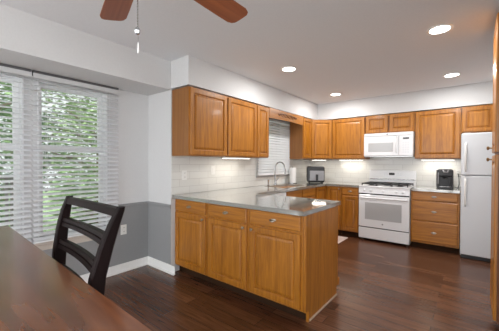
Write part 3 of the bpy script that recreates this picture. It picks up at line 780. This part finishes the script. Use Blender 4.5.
# ------------------------------------------------------------------ ceiling fan
FX, FY, FZ = 1.700, -4.940, 2.125
r = thing('ceiling_fan', 'ceiling fan with reddish wood blades and a hanging pull chain', 'ceiling fan', (FX, FY, 0))
MB().lathe([(0, CE), (0.07, CE), (0.068, CE - 0.03), (0.03, CE - 0.055), (0, CE - 0.055)]).build('canopy', NICKEL, r, True)
MB().cyl((0, 0, 2.28), (0, 0, CE - 0.05), 0.012).build('downrod', NICKEL, r)
MB().lathe([(0, 2.30), (0.05, 2.295), (0.10, 2.265), (0.115, 2.22), (0.11, 2.17), (0.07, 2.140), (0, 2.138)]).build('motor_housing', NICKEL, r, True)
MB().lathe([(0, 2.137), (0.05, 2.135), (0.055, 2.09), (0.04, 2.065), (0, 2.06)]).build('switch_housing', NICKEL, r, True)
def blade_mesh():
    m = MB()
    out = []
    for x, hw in ((0.17, 0.042), (0.22, 0.055), (0.35, 0.062), (0.50, 0.068), (0.60, 0.070)): out.append((x, hw))
    up = [(x, -h) for x, h in out] + [(0.628, -0.060), (0.640, -0.042), (0.642, 0.0), (0.640, 0.042), (0.628, 0.060)] + [(x, h) for x, h in out[::-1]]
    m.prism(up, -0.003, 0.003); return m
for k in range(5):
    b = blade_mesh().build('blade', BLADE, r)
    ang = math.radians(91 + 72 * k)
    b.location = (0, 0, FZ); b.rotation_euler = (math.radians(-11), 0, ang)
    mm = MB(); mm.box(0.09, 0.25, -0.018, 0.018, 0.0035, 0.010, 0.002).build('blade_bracket', NICKEL, b)
m = MB()
for k in range(40): m.lathe([(0, -0.003), (0.003, 0), (0, 0.003)], (0.0, 0, 2.058 - k * 0.006), 6)
m.cyl((0, 0, 2.06), (0, 0, 1.825), 0.0011, seg=6)
pc = m.build('pull_chain', STEEL, r)
m = MB(); m.lathe([(0, 0.017), (0.007, 0.012), (0.013, 0.0), (0.009, -0.011), (0, -0.016)], (0, 0, 1.812), 8); m.build('chain_fob', plain('crystal_fob', (0.42, 0.43, 0.45), 0.08, metal=0.8), pc)
m = MB(); m.cyl((0.006, 0.0, 2.06), (0.006, 0.0, 1.765), 0.0006, seg=6)
pc2 = m.build('pull_chain', STEEL, r)
m = MB(); m.lathe([(0, 0.024), (0.002, 0.018), (0.004, -0.008), (0.003, -0.02), (0, -0.022)], (0.006, 0, 1.745), 10); m.build('chain_fob', plain('white_fob', (0.8, 0.8, 0.8), 0.2), pc2, True)

# ------------------------------------------------------------------ dining table (counter height)
TZ = 0.94
r = thing('dining_table', 'reddish brown counter-height wooden dining table in the near corner', 'table', (0.700, -5.157, 0), math.radians(-1.35))
TW, TD = 1.68, 1.05
def rrect(x0, x1, y0, y1, rad, n=6):
    p = []
    for cx, cy, a0 in ((x1 - rad, y1 - rad, 0), (x0 + rad, y1 - rad, 90), (x0 + rad, y0 + rad, 180), (x1 - rad, y0 + rad, 270)):
        for k in range(n + 1):
            a = math.radians(a0 + 90 * k / n); p.append((cx + rad * math.cos(a), cy + rad * math.sin(a)))
    return p
rounded(rrect(0, TW, -TD, 0, 0.045), TZ - 0.035, TZ, 0.008).build('tabletop', TABLEW, r)
m = MB(); m.box(0.10, TW - 0.10, -0.145, -0.12, 0.80, TZ - 0.036).box(0.10, TW - 0.10, -TD + 0.12, -TD + 0.145, 0.80, TZ - 0.036).box(0.10, 0.125, -TD + 0.145, -0.145, 0.80, TZ - 0.036).box(TW - 0.125, TW - 0.10, -TD + 0.145, -0.145, 0.80, TZ - 0.036)
m.build('apron', TABLEW, r)
for lx in (0.055, TW - 0.145):
    for ly in (-0.165, -TD + 0.075):
        m = MB(); m.sweep([[(lx + e, ly + e, 0), (lx + 0.09 - e, ly + e, 0), (lx + 0.09 - e, ly + 0.09 - e, 0), (lx + e, ly + 0.09 - e, 0)] if z == 0 else [(lx + e, ly + e, z), (lx + 0.09 - e, ly + e, z), (lx + 0.09 - e, ly + 0.09 - e, z), (lx + e, ly + 0.09 - e, z)] for z, e in ((0, 0.016), (0.78, 0.0), (TZ - 0.036, 0.0))])
        m.build('leg', TABLEW, r)

# ------------------------------------------------------------------ dining chair
CX0, CX1 = 1.340, 1.828     # outer faces of the two posts
r = thing('dining_chair', 'espresso ladder-back counter chair tucked behind the table', 'chair', (0, 0.008, 0))
PATH = [(0.0, -5.065, 0.040), (0.30, -5.140, 0.046), (0.62, -5.172, 0.050), (0.80, -5.163, 0.050), (0.93, -5.148, 0.047), (1.02, -5.121, 0.042), (1.09, -5.095, 0.034), (1.130, -5.077, 0.026), (1.146, -5.070, 0.020)]
def skew(x, z):    # the back is slightly racked: the far post stands more upright
    return 0.046 * (1 - (x - CX0) / (CX1 - CX0)) * min(1.0, max(0.0, (1.146 - z) / 0.25))
def ypost(z):
    for (a, ya, ta), (b, yb, tb) in zip(PATH, PATH[1:]):
        if a <= z <= b: return ya + (yb - ya) * (z - a) / (b - a)
    return PATH[-1][1]
for xa, xb in ((CX0, CX0 + 0.027), (CX1 - 0.027, CX1)):
    m = MB(); secs = []
    for z, y, t in PATH:
        c = 0.004; y += skew(xa, z)
        secs.append([(xa + c, y - t / 2, z), (xb - c, y - t / 2, z), (xb, y - t / 2 + c, z), (xb, y + t / 2 - c, z), (xb - c, y + t / 2, z), (xa + c, y + t / 2, z), (xa, y + t / 2 - c, z), (xa, y - t / 2 + c, z)])
    m.sweep(secs); m.build('back_post', CHAIRW, r)
def curved(z0, z1, th, bow, name, groove=True, arch=0.0):
    m = MB(); secs = []
    n = 16
    for k in range(n + 1):
        u = k / n; x = CX0 + 0.024 + (CX1 - CX0 - 0.048) * u
        b = bow * 4 * u * (1 - u); dz = arch * 4 * u * (1 - u)
        prof = []
        H = z1 - z0
        front = [(0, 0), (0.003, -1), (0.42, -1), (0.46, -0.35), (0.54, -0.35), (0.58, -1), (0.97, -1), (1, -0.6)] if groove else [(0, 0), (0.05, -1), (0.95, -1), (1, -0.5)]
        back = [(1, 1), (0, 1)]
        for s, d in front + back:
            z = z0 + H * s + dz
            prof.append((x, ypost(z) + skew(x, z) + b + th / 2 * d, z))
        secs.append(prof)
    m.sweep(secs); return m.build(name, CHAIRW, r)
curved(1.114, 1.141, 0.020, 0.003, 'top_rail', False)
curved(1.022, 1.056, 0.016, 0.012, 'back_slat')
curved(0.930, 0.967, 0.016, 0.014, 'back_slat')
curved(0.824, 0.862, 0.016, 0.014, 'back_slat')
m = rounded([(CX0 + 0.03, -5.150), (CX1 - 0.03, -5.150), (CX1 - 0.005, -5.59), (CX0 + 0.005, -5.59)], 0.625, 0.66, 0.010); m.build('seat', CHAIRW, r)
for xa in (CX0 + 0.012, CX1 - 0.052):
    m = MB(); m.sweep([[(xa + e, -5.565 + e, z), (xa + 0.04 - e, -5.565 + e, z), (xa + 0.04 - e, -5.525 - e, z), (xa + e, -5.525 - e, z)] for z, e in ((0, 0.006), (0.624, 0))]); m.build('front_leg', CHAIRW, r)
m = MB(); m.box(CX0 + 0.05, CX1 - 0.05, -5.555, -5.535, 0.22, 0.26, 0.003); m.build('foot_rail', CHAIRW, r)
for xa in (CX0 + 0.022, CX1 - 0.042):
    m = MB(); m.box(xa, xa + 0.018, -5.527, -5.155, 0.30, 0.33, 0.003); m.build('side_stretcher', CHAIRW, r)

# ------------------------------------------------------------------ the garden beyond the windows
GZ = -0.9
struct('ground', MB().box(-22, -0.62, -18, 14, GZ - 0.1, GZ), LAWN, label='green lawn outside')
def tree(label, x, y, h, rad, n, mat, seed, group='garden trees', base=GZ, low=0.25):
    rnd = random.Random(seed)
    r = thing('tree', label, 'tree', (x, y, base), 0, group)
    m = MB(); m.tube([(0, 0, 0), (0.06, 0.03, h * 0.3), (-0.04, 0.05, h * 0.6), (0.02, 0, h * 0.9)], [0.13, 0.10, 0.07, 0.03], 8)
    for k in range(7):
        a = rnd.uniform(0, 2 * PI); z = h * rnd.uniform(0.3, 0.7)
        m.tube([(0, 0, z), (math.cos(a) * rad * 0.4, math.sin(a) * rad * 0.4, z + 0.3), (math.cos(a) * rad * 0.8, math.sin(a) * rad * 0.8, z + 0.45)], [0.045, 0.03, 0.012], 6)
    m.build('trunk', BARK, r)
    bm = bmesh.new()
    cl = []
    for _ in range(34):
        a = rnd.uniform(0, 2 * PI); q = rad * 0.72 * math.sqrt(rnd.random()); cl.append((q * math.cos(a), q * math.sin(a), h * rnd.uniform(low, 1.0), rnd.uniform(0.2, 0.42)))
    for _ in range(int(n * 1.6)):
        c = rnd.choice(cl)
        p = Vector((c[0] + rnd.gauss(0, c[3]), c[1] + rnd.gauss(0, c[3]), c[2] + rnd.gauss(0, c[3] * 0.7)))
        rr = math.hypot(p.x, p.y)
        if rr > rad: p.x *= rad / rr * rnd.uniform(0.6, 1); p.y *= rad / rr * rnd.uniform(0.6, 1)
        s = rnd.uniform(0.03, 0.075)
        M = Matrix.Translation(p) @ Matrix.Rotation(rnd.uniform(0, 2 * PI), 4, 'Z') @ Matrix.Rotation(rnd.uniform(-1.1, 1.1), 4, 'X')
        q = [M @ Vector(v) for v in ((-s, 0, 0), (0, -s * 0.5, 0.01), (s, 0, 0), (0, s * 0.5, 0.01))]
        bm.faces.new([bm.verts.new(v) for v in q])
    mm = MB(); mm.bm.free(); mm.bm = bm
    mm.build('foliage', mat, r, norm=False)
    return r
tree('dark-trunked tree outside the left dining window, beyond the railing', -3.6, -4.75, 4.4, 0.85, 3000, LEAF1, 1)
tree('pale green tree outside behind the right dining blind', -3.9, -2.75, 4.6, 1.1, 4200, LEAF2, 2)
tree('mid green tree outside, seen through the far side of the right dining window', -5.4, -0.55, 5.0, 1.3, 4200, LEAF1, 3)
tree('deep green tree far outside between the two dining windows', -6.6, -3.3, 5.6, 1.4, 4200, LEAF3, 4)
tree('tall pale green tree far outside to the left', -6.0, -6.3, 5.2, 1.4, 3000, LEAF2, 5)
tree('low green shrub outside under the right dining window', -2.3, -3.45, 1.9, 0.62, 2200, LEAF1, 6, low=0.1)
tree('small pale tree outside the sink window', -3.2, 1.2, 4.0, 1.1, 2600, LEAF2, 8)
# deck rail outside the left window
r = thing('deck_railing', 'dark wooden deck railing outside the left dining window', 'railing', (-2.2, 0, GZ))
MB().box(-0.045, 0.045, -6.6, -4.52, 1.96, 2.00, 0.004).build('top_rail', DECKM, r)
MB().box(-0.02, 0.02, -6.6, -4.55, 1.10, 1.16, 0.003).build('bottom_rail', DECKM, r)
for k in range(15): MB().box(-0.017, 0.017, -6.55 + k * 0.135, -6.516 + k * 0.135, 1.16, 1.96).build('baluster', DECKM, r)
for yy in (-6.60, -4.60): MB().box(-0.045, 0.045, yy, yy + 0.09, 0.0, 1.96).build('post', DECKM, r)
MB().box(-0.7, 1.5, -6.6, -4.5, 0.78, 0.82).build('deck_board', DECKM, r)
